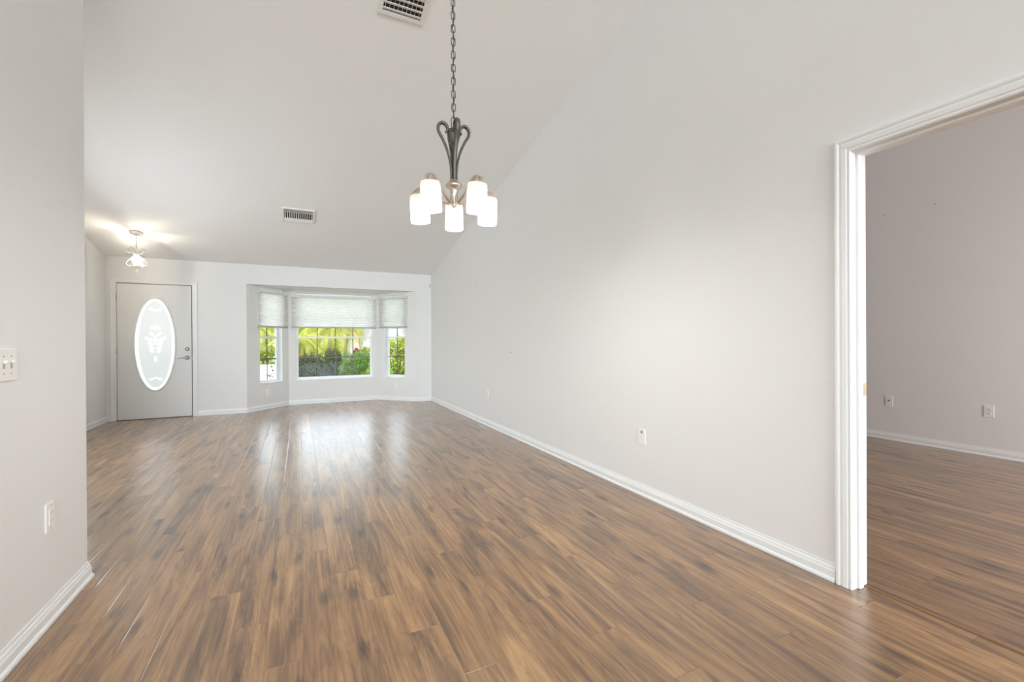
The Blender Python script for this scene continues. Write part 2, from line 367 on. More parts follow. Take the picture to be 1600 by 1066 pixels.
# shades (things hung on the wall above each window)
def shade(m, t0, t1, zb, zt, label):
    root = thing('window_shade', label, 'window shade', group='shades over the bay windows')
    root.matrix_world = m @ Matrix.Translation(((t0 + t1) / 2, -.03, zt))
    hw = (t1 - t0) / 2; H = zt - zb
    q = MB(); q.box(-hw, hw, -.022, .022, -.042, 0, .005); q.link('head_rail', RAIL, root)
    q = MB(); n = 36; pts = []
    for k in range(n + 1): pts.append((-.004 + (.006 if k % 2 else -.002), -.040 - (H - .066) * k / n))
    vs = [[q.b.verts.new((x, y, z)) for x in (-hw + .003, hw - .003)] for y, z in pts]
    for k in range(n): q.b.faces.new((vs[k][0], vs[k][1], vs[k + 1][1], vs[k + 1][0]))
    q.link('fabric', SHADE, root)
    q = MB(); q.box(-hw, hw, -.014, .014, -H, -H + .026, .004); tag(q.link('bottom_rail', RAILB, root), 'grey bottom rail')
    return root
shade(ml, .199, .831, 1.408, 2.030, 'small white pleated shade half lowered over the left bay window')
shade(mc, .049, 1.556, 1.412, 2.020, 'widest white pleated shade, half lowered over the middle bay window')
shade(mr, .046, .694, 1.420, 2.032, 'small white pleated shade half lowered over the right bay window')

# ------------------------------------------------------------------ baseboards
def baseboard(name, pts, out, label, h=.084, d=.014, z=0, ends=(0, 0)):
    """profile swept along straight run pts[0]->pts[1]; out = unit vector into the room"""
    a, b = Vector((*pts[0], 0)), Vector((*pts[1], 0)); o = Vector((*out, 0))
    prof = [(0, 0), (d + .006, 0), (d + .006, .010), (d + .002, .018), (d - .001, .020), (d - .001, .050), (d - .004, .058), (d - .005, .066), (d - .009, .074), (d - .010, h), (0, h)]
    dd = (b - a).normalized(); q = MB(); n = len(prof); A = []; B = []
    for x, zz in prof:
        A.append(q.b.verts.new(a + o * x + dd * (ends[0] * x) + Vector((0, 0, zz + .0005)))); B.append(q.b.verts.new(b + o * x + dd * (ends[1] * x) + Vector((0, 0, zz + .0005))))
    q.b.faces.new(A); q.b.faces.new(B[::-1])
    for i in range(n): q.b.faces.new((A[i], B[i], B[(i + 1) % n], A[(i + 1) % n]))
    return tag(q.link(name, TRIM), label, 'baseboard', kind='structure')
baseboard('baseboard_right', ((XR, DY1 + .073), (XR, YB)), (-1, 0), 'white baseboard along the long right wall', ends=(0, -1))
baseboard('baseboard_left', ((XW, 1.7), (XW, YW)), (1, 0), 'white baseboard along the near left wall', ends=(0, 1))
baseboard('baseboard_return', ((XW, YW), (XL, YW)), (0, 1), 'white baseboard round the near left corner', ends=(-1, 0))
baseboard('baseboard_entry', ((XL, YW), (XL, YB)), (1, 0), 'white baseboard left of the front door')
baseboard('baseboard_front', ((-1.449, YB), (B0[0], YB)), (0, -1), 'white baseboard between front door and bay')
baseboard('baseboard_corner', ((B3[0], YB), (XR, YB)), (0, -1), 'short white baseboard between bay and right corner', ends=(0, -1))
def nrm(a, b): d = (Vector(b) - Vector(a)).normalized(); return (d.y, -d.x)
baseboard('baseboard_bay_left', (B0, B1), nrm(B0, B1), 'white baseboard of the left bay wall', ends=(.41, -.41))
baseboard('baseboard_bay_center', (B1, B2), nrm(B1, B2), 'white baseboard of the middle bay wall', ends=(.41, -.41))
baseboard('baseboard_bay_right', (B2, B3), nrm(B2, B3), 'white baseboard of the right bay wall', ends=(.41, .0))
baseboard('baseboard_side_room', ((XO, -2), (XO, YB)), (-1, 0), 'white baseboard along the far wall of the side room')

# ------------------------------------------------------------------ doorway in the right wall: jambs, stop, casing
tr = thing('trim_1', 'white profiled casing framing the doorway on the right', 'door casing', (XR, DY1, 0), kind='structure')
def casing_run(name, side, parent):
    # U-shaped mitred casing from a stepped profile: (distance from opening edge, projection)
    prof = [(0, 0), (0, .011), (.006, .015), (.014, .012), (.020, .016), (.038, .017), (.046, .014), (.055, .019), (.064, .019), (.071, .012), (.071, 0)]
    q = MB(); x0 = XR if side < 0 else XR + T
    path = [lambda e: (DY1 + e - 0, 0.001), lambda e: (DY1 + e, DZ + e), lambda e: (DY0 - e, DZ + e), lambda e: (DY0 - e, 0.001)]
    rings = []
    for pf in path:
        rings.append([q.b.verts.new((x0 + side * p, pf(e)[0] - XR * 0, pf(e)[1])) for e, p in prof])
    n = len(prof)
    for i in range(3):
        for k in range(n): q.b.faces.new((rings[i][k], rings[i + 1][k], rings[i + 1][(k + 1) % n], rings[i][(k + 1) % n]))
    q.b.faces.new(rings[0]); q.b.faces.new(rings[3][::-1])
    q.link(name, TRIM, parent, Matrix.Translation((-XR, -DY1, 0)))
casing_run('casing', -1, tr); casing_run('casing', 1, tr)
I = Matrix.Translation((-XR, -DY1, 0))
q = MB(); e0 = .0005
q.box(XR - e0, XR + T + e0, DY1, DY1 + JB, 0.001, DZ + JB); q.box(XR - e0, XR + T + e0, DY0 - JB, DY0, 0.001, DZ + JB); q.box(XR - e0, XR + T + e0, DY0, DY1, DZ, DZ + JB)
q.link('jamb', TRIM, tr, I)
q = MB(); sx0, sx1 = XR + .028, XR + .062
q.box(sx0, sx1, DY1 - .011, DY1, .001, DZ - .011, .002); q.box(sx0, sx1, DY0, DY0 + .011, .001, DZ - .011, .002); q.box(sx0, sx1, DY0, DY1, DZ - .011, DZ, .002)
q.link('door_stop', TRIM, tr, I)
q = MB(); q.box(XR + .066, XR + T + .004, DY1 - .0025, DY1, .895, .955, .001); st = q.link('strike_plate', BRASS, tr, I); tag(st, 'brass strike plate')
q = MB(); q.box(XR + .074, XR + .090, DY1 - .0032, DY1 - .0026, .912, .938); q.link('latch_hole', SLOT, st)
# floor transition strip in the doorway
q = MB(); q.box(XR + .078, XR + .094, DY0, DY1, 0, .0025, .001)
tag(q.link('trim_2', mat('strip_wood', (.22, .11, .05), .4)), 'thin wood joint strip across the doorway floor', 'threshold', kind='structure')

# neighbouring room; the window hole in its rear wall is added for light
q = MB(); ywall(q, -2.1, YB + .14, XO, XO + .1)
tag(q.link('wall_side_room', WALL), 'far wall of the dim room through the doorway', 'wall', kind='structure')
q = MB(); q.box(XR + T, 3.75, -2.2, -2.1, 0, 4.7); q.box(5.45, XO, -2.2, -2.1, 0, 4.7); q.box(3.75, 5.45, -2.2, -2.1, 0, .5); q.box(3.75, 5.45, -2.2, -2.1, 2.1, 4.7)
tag(q.link('wall_side_room_rear', WALL), 'unseen rear wall of the side room with a window hole added for light', 'wall', kind='structure')

# ------------------------------------------------------------------ front door
dr = thing('door_1', 'white front door with a tall oval frosted glass', 'front door', (DX0, YB, 0), kind='structure')
D = Matrix.Translation((-DX0, -YB, 0))
ocx, ocz, orx, orz = -1.985, 1.135, .256, .712
def ellipse_ring_panel(q, y0, y1, x0, x1, z0, z1, n=64):
    """rectangular slab with an oval hole"""
    out = []; inn = []
    for k in range(n):
        a = 2 * math.pi * (k + .5) / n; cx, sz = math.cos(a), math.sin(a)
        inn.append((ocx + orx * .985 * cx, ocz + orz * .99 * sz))
        # ray to the rectangle
        tx = ((x1 if cx > 0 else x0) - ocx) / cx; tz = ((z1 if sz > 0 else z0) - ocz) / sz; t = min(tx, tz); out.append([ocx + cx * t, ocz + sz * t])
    for (X, Z) in ((x0, z0), (x0, z1), (x1, z0), (x1, z1)):   # snap the nearest ray to each corner
        k = min(range(n), key=lambda i: (out[i][0] - X) ** 2 + (out[i][1] - Z) ** 2); out[k] = [X, Z]
    V = [[q.b.verts.new((p[0], y, p[1])) for p in ring] for y in (y0, y1) for ring in (out, inn)]
    for k in range(n):
        j = (k + 1) % n
        for A, B in ((V[0], V[1]), (V[2], V[3]), (V[0], V[2]), (V[1], V[3])): q.b.faces.new((A[k], A[j], B[j], B[k]))
q = MB(); ellipse_ring_panel(q, YB + .012, YB + .056, DX0 + .006, DX1 - .013, .012, DTOP - .008); slab = q.link('door_slab', DOORW, dr, D)
# oval moulding round the lite
q = MB(); q.tube([(ocx + orx * math.cos(2 * math.pi * k / 72), YB + .012, ocz + orz * math.sin(2 * math.pi * k / 72)) for k in range(72)], .013, 8, closed=True); q.link('oval_frame', DOORW, dr, D)
def oval(s0, s1, y, n=64):
    q = MB(); A = [q.b.verts.new((ocx + orx * s0 * math.cos(2 * math.pi * k / n), y, ocz + (orz - orx * (1 - s0)) * math.sin(2 * math.pi * k / n))) for k in range(n)]
    if s1 is None: q.b.faces.new(A)
    else:
        B = [q.b.verts.new((ocx + orx * s1 * math.cos(2 * math.pi * k / n), y + .004, ocz + (orz - orx * (1 - s1)) * math.sin(2 * math.pi * k / n))) for k in range(n)]
        for k in range(n): q.b.faces.new((A[k], A[(k + 1) % n], B[(k + 1) % n], B[k]))
    return q
gl = oval(.80, None, YB + .030).link('oval_glass', FROST, dr, D); tag(gl, 'frosted oval glass')
oval(.99, .80, YB + .026).link('bevelled_border', BEVEL, gl)
# etched ornament: petals and curls in the glass itself
PET = []; RNG = []
c0, z0 = ocx - DX0, 1.16
def petal(cx, cz, ang, L, W): PET.append((cx + L / 2 * math.cos(ang), cz + L / 2 * math.sin(ang), ang, L / 2, W / 2))
for s_ in (-1, 1):
    for k in range(4):
        petal(c0 + s_ * .012, z0 + .02 - k * .055, math.pi / 2 - s_ * (1.0 + .12 * k), .075 - .006 * k, .03); RNG.append((c0 + s_ * (.085 - .012 * k), z0 + .055 - k * .058, .022))
    petal(c0 + s_ * .01, z0 + .09, math.pi / 2 - s_ * .7, .10, .032); RNG.append((c0 + s_ * .04, z0 + .225, .026)); RNG.append((c0 + s_ * .115, z0 + .07, .02))
    RNG.append((c0 + s_ * .06, ocz + .535, .022)); RNG.append((c0 + s_ * .06, ocz - .535, .022)); petal(c0, ocz + .50, math.pi / 2 - s_ * .8, .06, .024); petal(c0, ocz - .50, -math.pi / 2 + s_ * .8, .06, .024)
petal(c0, z0 - .21, -math.pi / 2, .09, .035); petal(c0, z0 + .19, math.pi / 2, .08, .03); petal(c0, z0 - .02, math.pi / 2, .11, .035)
def etch(m):
    n = m.node_tree.nodes; lk = m.node_tree.links; tc = n.new('ShaderNodeTexCoord'); last = None
    def inside(loc, rot, scl, lo):
        mp = n.new('ShaderNodeMapping'); mp.vector_type = 'TEXTURE'; mp.inputs['Location'].default_value = (loc[0], .03, loc[1]); mp.inputs['Rotation'].default_value = (0, -rot, 0); mp.inputs['Scale'].default_value = (scl[0], 1, scl[1])
        lk.new(tc.outputs['Object'], mp.inputs['Vector']); ln = n.new('ShaderNodeVectorMath'); ln.operation = 'LENGTH'; lk.new(mp.outputs[0], ln.inputs[0])
        a = n.new('ShaderNodeMath'); a.operation = 'LESS_THAN'; a.inputs[1].default_value = 1; lk.new(ln.outputs['Value'], a.inputs[0])
        if lo:
            b = n.new('ShaderNodeMath'); b.operation = 'GREATER_THAN'; b.inputs[1].default_value = lo; lk.new(ln.outputs['Value'], b.inputs[0])
            c = n.new('ShaderNodeMath'); c.operation = 'MULTIPLY'; lk.new(a.outputs[0], c.inputs[0]); lk.new(b.outputs[0], c.inputs[1]); return c.outputs[0]
        return a.outputs[0]
    for o_ in [inside((x, z), g, (a, b), 0) for x, z, g, a, b in PET] + [inside((x, z), 0, (r, r), .55) for x, z, r in RNG]:
        if last is None: last = o_
        else:
            q = n.new('ShaderNodeMath'); q.operation = 'MAXIMUM'; lk.new(last, q.inputs[0]); lk.new(o_, q.inputs[1]); last = q.outputs[0]
    mx = n.new('ShaderNodeMix'); mx.data_type = 'RGBA'; tr = next(k for k in n if k.type == 'BSDF_TRANSLUCENT')
    mx.inputs[6].default_value = tr.inputs[0].default_value; mx.inputs[7].default_value = (.74, .75, .75, 1); lk.new(last, mx.inputs[0]); lk.new(mx.outputs[2], tr.inputs[0])
etch(FROST)
for c_ in gl.children:
    if c_.name.startswith('bevelled'): c_.data.transform(D)
WS = mat('shaded_weatherstrip', (.16, .155, .15), .7)  # shadow of the door gap is put into the strip's grey
q = MB(); q.box(DX1 - .013, DX1, YB + .034, YB + .056, .012, DTOP); q.box(DX0, DX0 + .006, YB + .034, YB + .056, .012, DTOP); q.box(DX0, DX1, YB + .034, YB + .056, DTOP - .008, DTOP); tag(q.link('weatherstrip', WS, dr, D), 'weatherstrip darkened as the shadowed gap round the door')
# frame, casing, threshold, hinges, lock
q = MB(); q.box(DX0 - .02, DX0, YB + .0, YB + .14, 0, DTOP + .02); q.box(DX1, DX1 + .02, YB, YB + .14, 0, DTOP + .02); q.box(DX0, DX1, YB, YB + .14, DTOP, DTOP + .02)
q.box(DX0, DX0 + .012, YB + .058, YB + .09, 0, DTOP); q.box(DX1 - .012, DX1, YB + .058, YB + .09, 0, DTOP); q.box(DX0, DX1, YB + .058, YB + .09, DTOP - .012, DTOP); q.link('door_frame', TRIM, dr, D)
prof = [(0, 0), (0, .010), (.008, .014), (.018, .012), (.040, .016), (.056, .018), (.066, .012), (.066, 0)]
for xs, sg in ((DX0 - .006, -1), (DX1 + .006, 1)):
    pass
q = MB(); rings = []
for pf in (lambda e: (DX0 - .005 - e, .001), lambda e: (DX0 - .005 - e, DTOP + .005 + e * .6), lambda e: (DX1 + .005 + e, DTOP + .005 + e * .6), lambda e: (DX1 + .005 + e, .001)):
    rings.append([q.b.verts.new((pf(e)[0], YB - p, pf(e)[1])) for e, p in prof])
n = len(prof)
for i in range(3):
    for k in range(n): q.b.faces.new((rings[i][k], rings[i + 1][k], rings[i + 1][(k + 1) % n], rings[i][(k + 1) % n]))
q.b.faces.new(rings[0]); q.b.faces.new(rings[3][::-1]); q.link('casing', TRIM, dr, D)
q = MB(); q.box(DX0, DX1, YB - .012, YB + .14, 0, .010, .003); tag(q.link('threshold', mat('bronze_threshold', (.20, .17, .14), .4, .6), dr, D), 'dark metal threshold')
for z in (1.83, 1.04, .26):
    q = MB(); q.lathe([(.006, z - .045), (.006, z + .045)], 10, Matrix.Translation((DX0 + .002, YB + .004, 0))); q.link('hinge', NICK, dr, D)
q = MB(); q.lathe([(.031, 0), (.031, .008), (.026, .014), (.013, .016), (.012, .024)], 24, Matrix.Translation((-1.582, YB + .012, 1.057)) @ Matrix.Rotation(R(90), 4, 'X'))
q.box(-1.586, -1.578, YB - .026, YB - .012, 1.043, 1.071, .003); q.link('deadbolt', NICK, dr, D)
q = MB(); q.lathe([(.033, 0), (.033, .007), (.025, .015), (.011, .018), (.011, .045)], 24, Matrix.Translation((-1.584, YB + .012, .922)) @ Matrix.Rotation(R(90), 4, 'X'))
q.tube(smooth_path([(-1.584, YB - .034, .922), (-1.61, YB - .036, .923), (-1.66, YB - .036, .920), (-1.70, YB - .034, .914)]), [.011] * 6 + [.009] * 6 + [.0075] * 7, 8, 1, .7); q.link('lever_handle', NICK, dr, D)
q = MB(); q.box(DX1 - .005, DX1 + .001, YB + .008, YB + .012, .89, .955); q.link('strike_plate', NICK, dr, D)

# ------------------------------------------------------------------ outlets and switches
def plate(name, m, label, cat, kind='duplex', group=None, w_=.07, h_=.115):
    """m: plate centre on wall, local x right, y out of wall, z up"""
    root = thing(name, label, cat, group=group); root.matrix_world = m
    q = MB(); q.box(-w_ / 2, w_ / 2, 0, .006, -h_ / 2, h_ / 2, .0025); q.link('cover_plate', PLATE, root)
    def screw(x, z):
        q = MB(); q.lathe([(.0035, 0), (.003, .0015)], 10, Matrix.Translation((x, .0055, z)) @ Matrix.Rotation(R(-90), 4, 'X')); q.link('screw', NICK, root)
    if kind == 'duplex':
        for z in (-.0195, .0195):
            q = MB(); q.box(-.0165, .0165, .0055, .008, z - .0145, z + .0145, .002); r_ = q.link('socket', PLATE, root)
            MB().box(-.0085, -.006, .0075, .0084, z - .002, z + .008).link('slot', SLOT, r_); MB().box(.006, .0085, .0075, .0084, z - .001, z + .007).link('slot', SLOT, r_); MB().lathe([(.0028, .0075), (.0028, .0084)], 8, Matrix.Translation((0, 0, z - .007)) @ Matrix.Rotation(R(-90), 4, 'X')).link('ground_hole', SLOT, r_)
        screw(0, 0)
    if kind == 'rocker':
        q = MB(); q.box(-.0165, .0165, .0055, .0085, -.033, .033, .002); r_ = q.link('socket', PLATE, root)
        gs = mat('grey_slot', (.45, .45, .44), .5)
        for z in (-.017, .017): MB().box(-.0085, -.0065, .0083, .0089, z - .003, z + .006).link('slot', gs, r_); MB().box(.0065, .0085, .0083, .0089, z - .003, z + .006).link('slot', gs, r_)
        screw(0, .047); screw(0, -.047)
    if kind == 'jack':
        q = MB(); q.lathe([(.0075, .005), (.0075, .008), (.0048, .0082), (.0048, .014)], 12, Matrix.Translation((0, 0, .006)) @ Matrix.Rotation(R(-90), 4, 'X')); q.link('cable_jack', SLOT, root); screw(0, .044); screw(0, -.044)
    if kind == 'jack_top':
        q = MB(); q.box(-.009, .009, .005, .0075, .022, .042, .001); q.link('jack', mat('grey_jack', (.22, .22, .21), .5), root); screw(0, 0)
    if kind == 'toggle':
        for x in (-.023, .023):
            q = MB(); q.box(x - .0055, x + .0055, .0055, .0075, -.013, .013, .001); r_ = q.link('toggle_slot', mat('grey_bezel', (.42, .42, .41), .5), root)
            q = MB(); q.box(x - .0042, x + .0042, .006, .019, -.004, .004, .001, Matrix.Translation((0, 0, .006)) @ Matrix.Rotation(R(25), 4, 'X')); q.link('toggle', PLATE, r_)
            for z in (.031, -.031): screw(x, z)
    return root
def on(axis, x, y, z):
    # local y = out of wall
    o = Vector(axis); zc = Vector((0, 0, 1)); xx = o.cross(zc); m = Matrix((xx, o, zc)).transposed().to_4x4(); m.translation = (x, y, z); return m
plate('outlet', on((-1, 0, 0), XR, 2.534, .442), 'white wall plate on the long right wall nearest the doorway, dark spot near its top', 'outlet', 'jack_top', w_=.072)
plate('outlet', on((-1, 0, 0), XR, 5.536, .44), 'white outlet on the long right wall farther toward the bay', 'outlet', 'duplex')
plate('outlet', on((1, 0, 0), XW, 2.50, .438), 'white outlet low on the near left wall', 'outlet', 'rocker', h_=.118, w_=.073)
plate('light_switch', on((1, 0, 0), XW, 2.205, 1.088), 'white double toggle switch plate cut by the left edge of the picture', 'light switch', 'toggle', w_=.118, h_=.115)
plate('outlet', on((-1, 0, 0), XO, 2.647, .445), 'wall plate with a dark cable jack in its centre, in the side room', 'outlet', 'jack')
plate('outlet', on((-1, 0, 0), XO, 1.837, .443), 'white double socket outlet in the side room, right of the cable jack', 'outlet', 'duplex')
def on_bay(m, t, z): return m @ Matrix.Translation((t, 0, z)) @ Matrix.Rotation(math.pi, 4, 'Z')
plate('outlet', on_bay(ml, .42, .28), 'white outlet under the left angled bay window', 'outlet', 'duplex')
plate('outlet', on_bay(mr, .432, .274), 'white outlet under the right angled bay window', 'outlet', 'duplex')

# motion sensor in the far right corner
ms = thing('motion_sensor', 'small white motion sensor high in the corner by the bay', 'sensor', (2.278, YB, 2.244))
q = MB(); q.prism([(-.024, 0, -.05), (.024, 0, -.05), (.018, -.034, -.046), (-.018, -.034, -.046)], (0, 0, .096)); q.link('housing', PLATE, ms)
q = MB(); q.box(-.013, .013, -.0365, -.034, -.038, .006, .001); q.link('lens', mat('sensor_lens', (.55, .55, .52), .4), ms)

# nails left in the walls
def nail(axis, x, y, z, label, group=None):
    q = MB(); q.lathe([(.0022, -.004), (.0022, .010), (.0055, .0102), (.0050, .0125)], 10); o = q.link('nail', mat('nail_grey', (.22, .2, .18), .5, .4)); o.matrix_world = on(axis, x, y, z) @ Matrix.Rotation(R(-90), 4, 'X'); tag(o, label, 'nail', group)
nail((-1, 0, 0), XR, 6.184, 1.991, 'left one of two small nails high on the long right wall', 'nails in the walls')
nail((-1, 0, 0), XR, 5.921, 1.980, 'right one of two small nails high on the long right wall', 'nails in the walls')
nail((-1, 0, 0), XR, 4.784, 1.017, 'single small nail at mid height on the long right wall', 'nails in the walls')
nail((-1, 0, 0), XO, 2.677, 2.583, 'dark nail high in the side room, left and lower of its two', 'nails in the walls')
nail((-1, 0, 0), XO, 2.236, 2.584, 'dark nail high in the side room, right and higher of its two', 'nails in the walls')

# ------------------------------------------------------------------ ceiling vents
def ceiling_m(x, y):
    sl = math.atan(SL); m = Matrix.Translation((x, y, CZ(y))) @ Matrix.Rotation(-sl, 4, 'X'); return m   # local z = ceiling normal (up), x along the room width
def vent(x, y, w_, l_, label, slats, fins, tilt):
    root = thing('ceiling_vent', label, 'ceiling vent', group='vents in the ceiling'); root.matrix_world = ceiling_m(x, y)
    b = .032; hw, hl = w_ / 2, l_ / 2
    q = MB(); q.box(-hw, hw, -hl, -hl + b, -.012, 0, .004); q.box(-hw, hw, hl - b, hl, -.012, 0, .004); q.box(-hw, -hw + b, -hl + b, hl - b, -.012, 0, .004); q.box(hw - b, hw, -hl + b, hl - b, -.012, 0, .004); q.link('vent_frame', VENT, root)
    q = MB(); q.box(-hw + b, hw - b, -hl + b, hl - b, -.002, -.0005); q.link('dark_backing', DUCT, root)
    il = l_ - 2 * b; iw = w_ - 2 * b
    for k in range(slats):
        yy = -hl + b + il * (k + .5) / slats
        q = MB(); q.box(-iw / 2, iw / 2, -il / slats * .36, il / slats * .36, -.0012, .0012, 0, Matrix.Translation((0, yy, -.0105)) @ Matrix.Rotation(tilt if not callable(tilt) else tilt(k), 4, 'X')); q.link('slat', VENT, root)
    for k in range(fins):
        xx = -iw / 2 + iw * (k + .5) / fins
        q = MB(); q.box(xx - .0012, xx + .0012, -il / 2, il / 2, -.0065, -.0025); q.link('fin', VENT, root)
    for xx in (-hw + b / 2, hw - b / 2):
        q = MB(); q.lathe([(.0045, -.0135), (.0045, -.0115)], 8, Matrix.Translation((xx, 0, 0))); q.link('screw', NICK, root)
    return root
vent(.675, 3.045, .33, .385, 'ceiling vent cut by the top edge, long slats showing dark gaps', 7, 9, R(28))
# farther vent: a three-way register with two slat banks and a middle bank of fins
root = thing('ceiling_vent', 'farther ceiling vent between chandelier and front door', 'ceiling vent', group='vents in the ceiling'); root.matrix_world = ceiling_m(-.005, 6.478)
hw, hl, b = .196, .192, .026
q = MB(); q.box(-hw, hw, -hl, -hl + b, -.014, 0, .004); q.box(-hw, hw, hl - b, hl, -.014, 0, .004); q.box(-hw, -hw + b, -hl + b, hl - b, -.014, 0, .004); q.box(hw - b, hw, -hl + b, hl - b, -.014, 0, .004); q.link('vent_frame', VENT, root)
q = MB(); q.box(-hw + b, hw - b, -hl + b, hl - b, -.002, -.0005); q.link('dark_backing', DUCT, root)
for yy, a in ((-.150, 50), (-.130, 50), (-.110, 50), (-.09, 50), (.098, -48), (.118, -48), (.138, -48), (.157, -48)):
    q = MB(); q.box(-hw + b, hw - b, -.010, .010, -.001, .001, 0, Matrix.Translation((0, yy, -.011)) @ Matrix.Rotation(R(a), 4, 'X')); q.link('slat', VENT, root)
for k in range(13):
    xx = -hw + b + (2 * hw - 2 * b) * (k + .5) / 13
    q = MB(); q.box(-.0085, .0085, -.078, .086, -.001, .001, 0, Matrix.Translation((xx, 0, -.011)) @ Matrix.Rotation(R(52 if k < 7 else -52), 4, 'Y')); q.link('fin', VENT, root)

# ------------------------------------------------------------------ chandelier
CX, CY = .777, 2.335
ch = thing('chandelier', 'dark metal chandelier with five white glass shades hanging on a chain', 'chandelier', (CX, CY, 1.828))
Z0 = 1.828
def zl(z): return z - Z0
ring_az = math.atan2(CX, CY)      # direction away from the viewpoint
def polar(az, r, z): return (r * math.sin(az), r * math.cos(az), zl(z))
# chain with its cord
top = CZ(CY)
q = MB(); n = 40
q.tube([(.006 * math.sin(k * 1.9), .006 * math.cos(k * 1.9), zl(2.37 + (top - 2.37) * k / n)) for k in range(n + 1)], .0025, 6); chain = q.link('chain', BRNZ, ch)
def link_mesh(L, W, r):
    pts = []
    for k in range(20):
        a = 2 * math.pi * k / 20; pts.append((W / 2 * math.cos(a), 0, (L / 2 - W / 2) * (1 if math.sin(a) > 1e-6 else -1 if math.sin(a) < -1e-6 else 0) + W / 2 * math.sin(a)))
    q = MB(); q.tube(pts, r, 6, closed=True); return q
lk0 = link_mesh(.046, .021, .0024).link('link', BRNZ, chain); nl = int((top - 2.41) / .0365)
for k in range(nl):
    m_ = Matrix.Translation((0, 0, zl(2.425 + k * .0365))) @ Matrix.Rotation(ring_az * -1 + (R(8) if k % 2 else R(98)), 4, 'Z')
    if k == 0: lk0.matrix_local = m_
    else: copy_to(lk0, chain, m_)
q = link_mesh(.062, .026, .003); q.link('top_loop', BRNZ, ch, Matrix.Translation((0, 0, zl(2.378))) @ Matrix.Rotation(-ring_az, 4, 'Z'))
q = MB(); q.lathe([(.008, top - .055), (.03, top - .045), (.058, top - .02), (.066, top + .012)], 24); q.link('canopy', BRNZ, ch, Matrix.Translation((0, 0, -Z0)))
# stem with inverted cone
q = MB(); q.lathe([(.004, 2.352), (.012, 2.345), (.014, 2.325), (.022, 2.318), (.038, 2.312), (.036, 2.303), (.026, 2.268), (.013, 2.243), (.009, 2.235), (.0085, 2.06), (.0085, 1.96)], 20); q.link('stem', BRNZ, ch, Matrix.Translation((0, 0, -Z0)))
# four scroll straps
prof = smooth_path([(.016, 2.045), (.0165, 2.10), (.022, 2.16), (.038, 2.22), (.062, 2.275), (.080, 2.305), (.088, 2.328), (.084, 2.351), (.068, 2.366), (.049, 2.362), (.037, 2.346), (.036, 2.327), (.046, 2.317)], 5)
q = MB(); nP = len(prof)
q.tube([(0, -p.x, p.y) for p in prof], [.0075 + .005 * min(1, i / nP * 1.6) - (.004 * max(0, (i - nP * .8) / (nP * .2))) for i in range(nP)], 8, 1.2, .72, side=(1, 0, 0))
s0 = q.link('scroll_strap', BRNZ, ch)
for k in range(4):
    m_ = Matrix.Translation((0, 0, -Z0)) @ Matrix.Rotation(-ring_az + R(15 + 90 * k), 4, 'Z')
    if k == 0: s0.matrix_local = m_
    else: copy_to(s0, ch, m_)
# hub
q = MB(); q.lathe([(.016, 2.062), (.026, 2.054), (.030, 2.040), (.044, 2.034), (.047, 2.026), (.043, 2.018), (.028, 2.012), (.021, 1.995), (.019, 1.965), (.012, 1.950), (.010, 1.930), (.014, 1.922), (.010, 1.912), (.004, 1.905)], 24); q.link('hub', BRNL, ch, Matrix.Translation((0, 0, -Z0)))
# arms, sockets, shades, bulbs
RS = .20
ap = smooth_path([(.014, 1.985), (.018, 1.95), (.034, 1.932), (.066, 1.940), (.105, 1.968), (.145, 2.006), (.178, 2.026), (.205, 2.026), (.232, 2.014), (.252, 1.998)], 5)
q = MB(); q.tube([(0, p.x, p.y) for p in ap], [.0085 - .006 * max(0, (i - len(ap) * .72) / (len(ap) * .28)) for i in range(len(ap))], 8, 1.1, .75, side=(1, 0, 0)); a0 = q.link('arm', BRNL, ch)
q = MB(); q.lathe([(.006, .040), (.013, .036), (.021, .018), (.023, .004), (.030, 0), (.030, -.006), (.012, -.012), (.012, -.045)], 20); k0 = q.link('socket_cup', BRNL, ch)
rs = .0525; H = .150
q = MB(); q.lathe([(.016, .0), (.044, -.0005), (.0505, -.003), (.0522, -.008), (rs, -.03), (rs, -H + .015)], 32, cap=False); sh0 = q.link('lamp_shade', LSHADE, ch)
q = MB(); q.lathe([(rs, -H + .015), (rs + .0006, -H), (rs - .003, -H - .0008), (rs - .003, -H + .015)], 32, cap=False); q.link('clear_rim', LRIM, sh0); rim0 = sh0.children[0]
q = MB(); q.lathe([(.004, -.045), (.012, -.050), (.022, -.072), (.024, -.088), (.018, -.106), (.006, -.114)], 16); b0 = q.link('bulb', BULB, ch)
for k in range(5):
    az = ring_az + k * 2 * math.pi / 5
    rot = Matrix.Rotation(-az, 4, 'Z'); base = Matrix.Translation((0, 0, -Z0)) @ rot
    sm = Matrix.Translation((0, 0, zl(1.985))) @ rot @ Matrix.Translation((0, RS + .006, 0)) @ Matrix.Rotation(R(-3.5), 4, 'X')
    if k == 0:
        a0.matrix_local = base; k0.matrix_local = sm; sh0.matrix_local = sm; b0.matrix_local = sm
    else:
        copy_to(a0, ch, base); copy_to(k0, ch, sm); c_ = copy_to(sh0, ch, sm); copy_to(rim0, c_, Matrix.Identity(4)); copy_to(b0, ch, sm)
    p = sm @ Vector((0, 0, -.128)); lamp('chandelier_lamp', 'POINT', (p.x + CX, p.y + CY, p.z + Z0), 10, (.98, .975, .96), shadow_soft_size=.022)

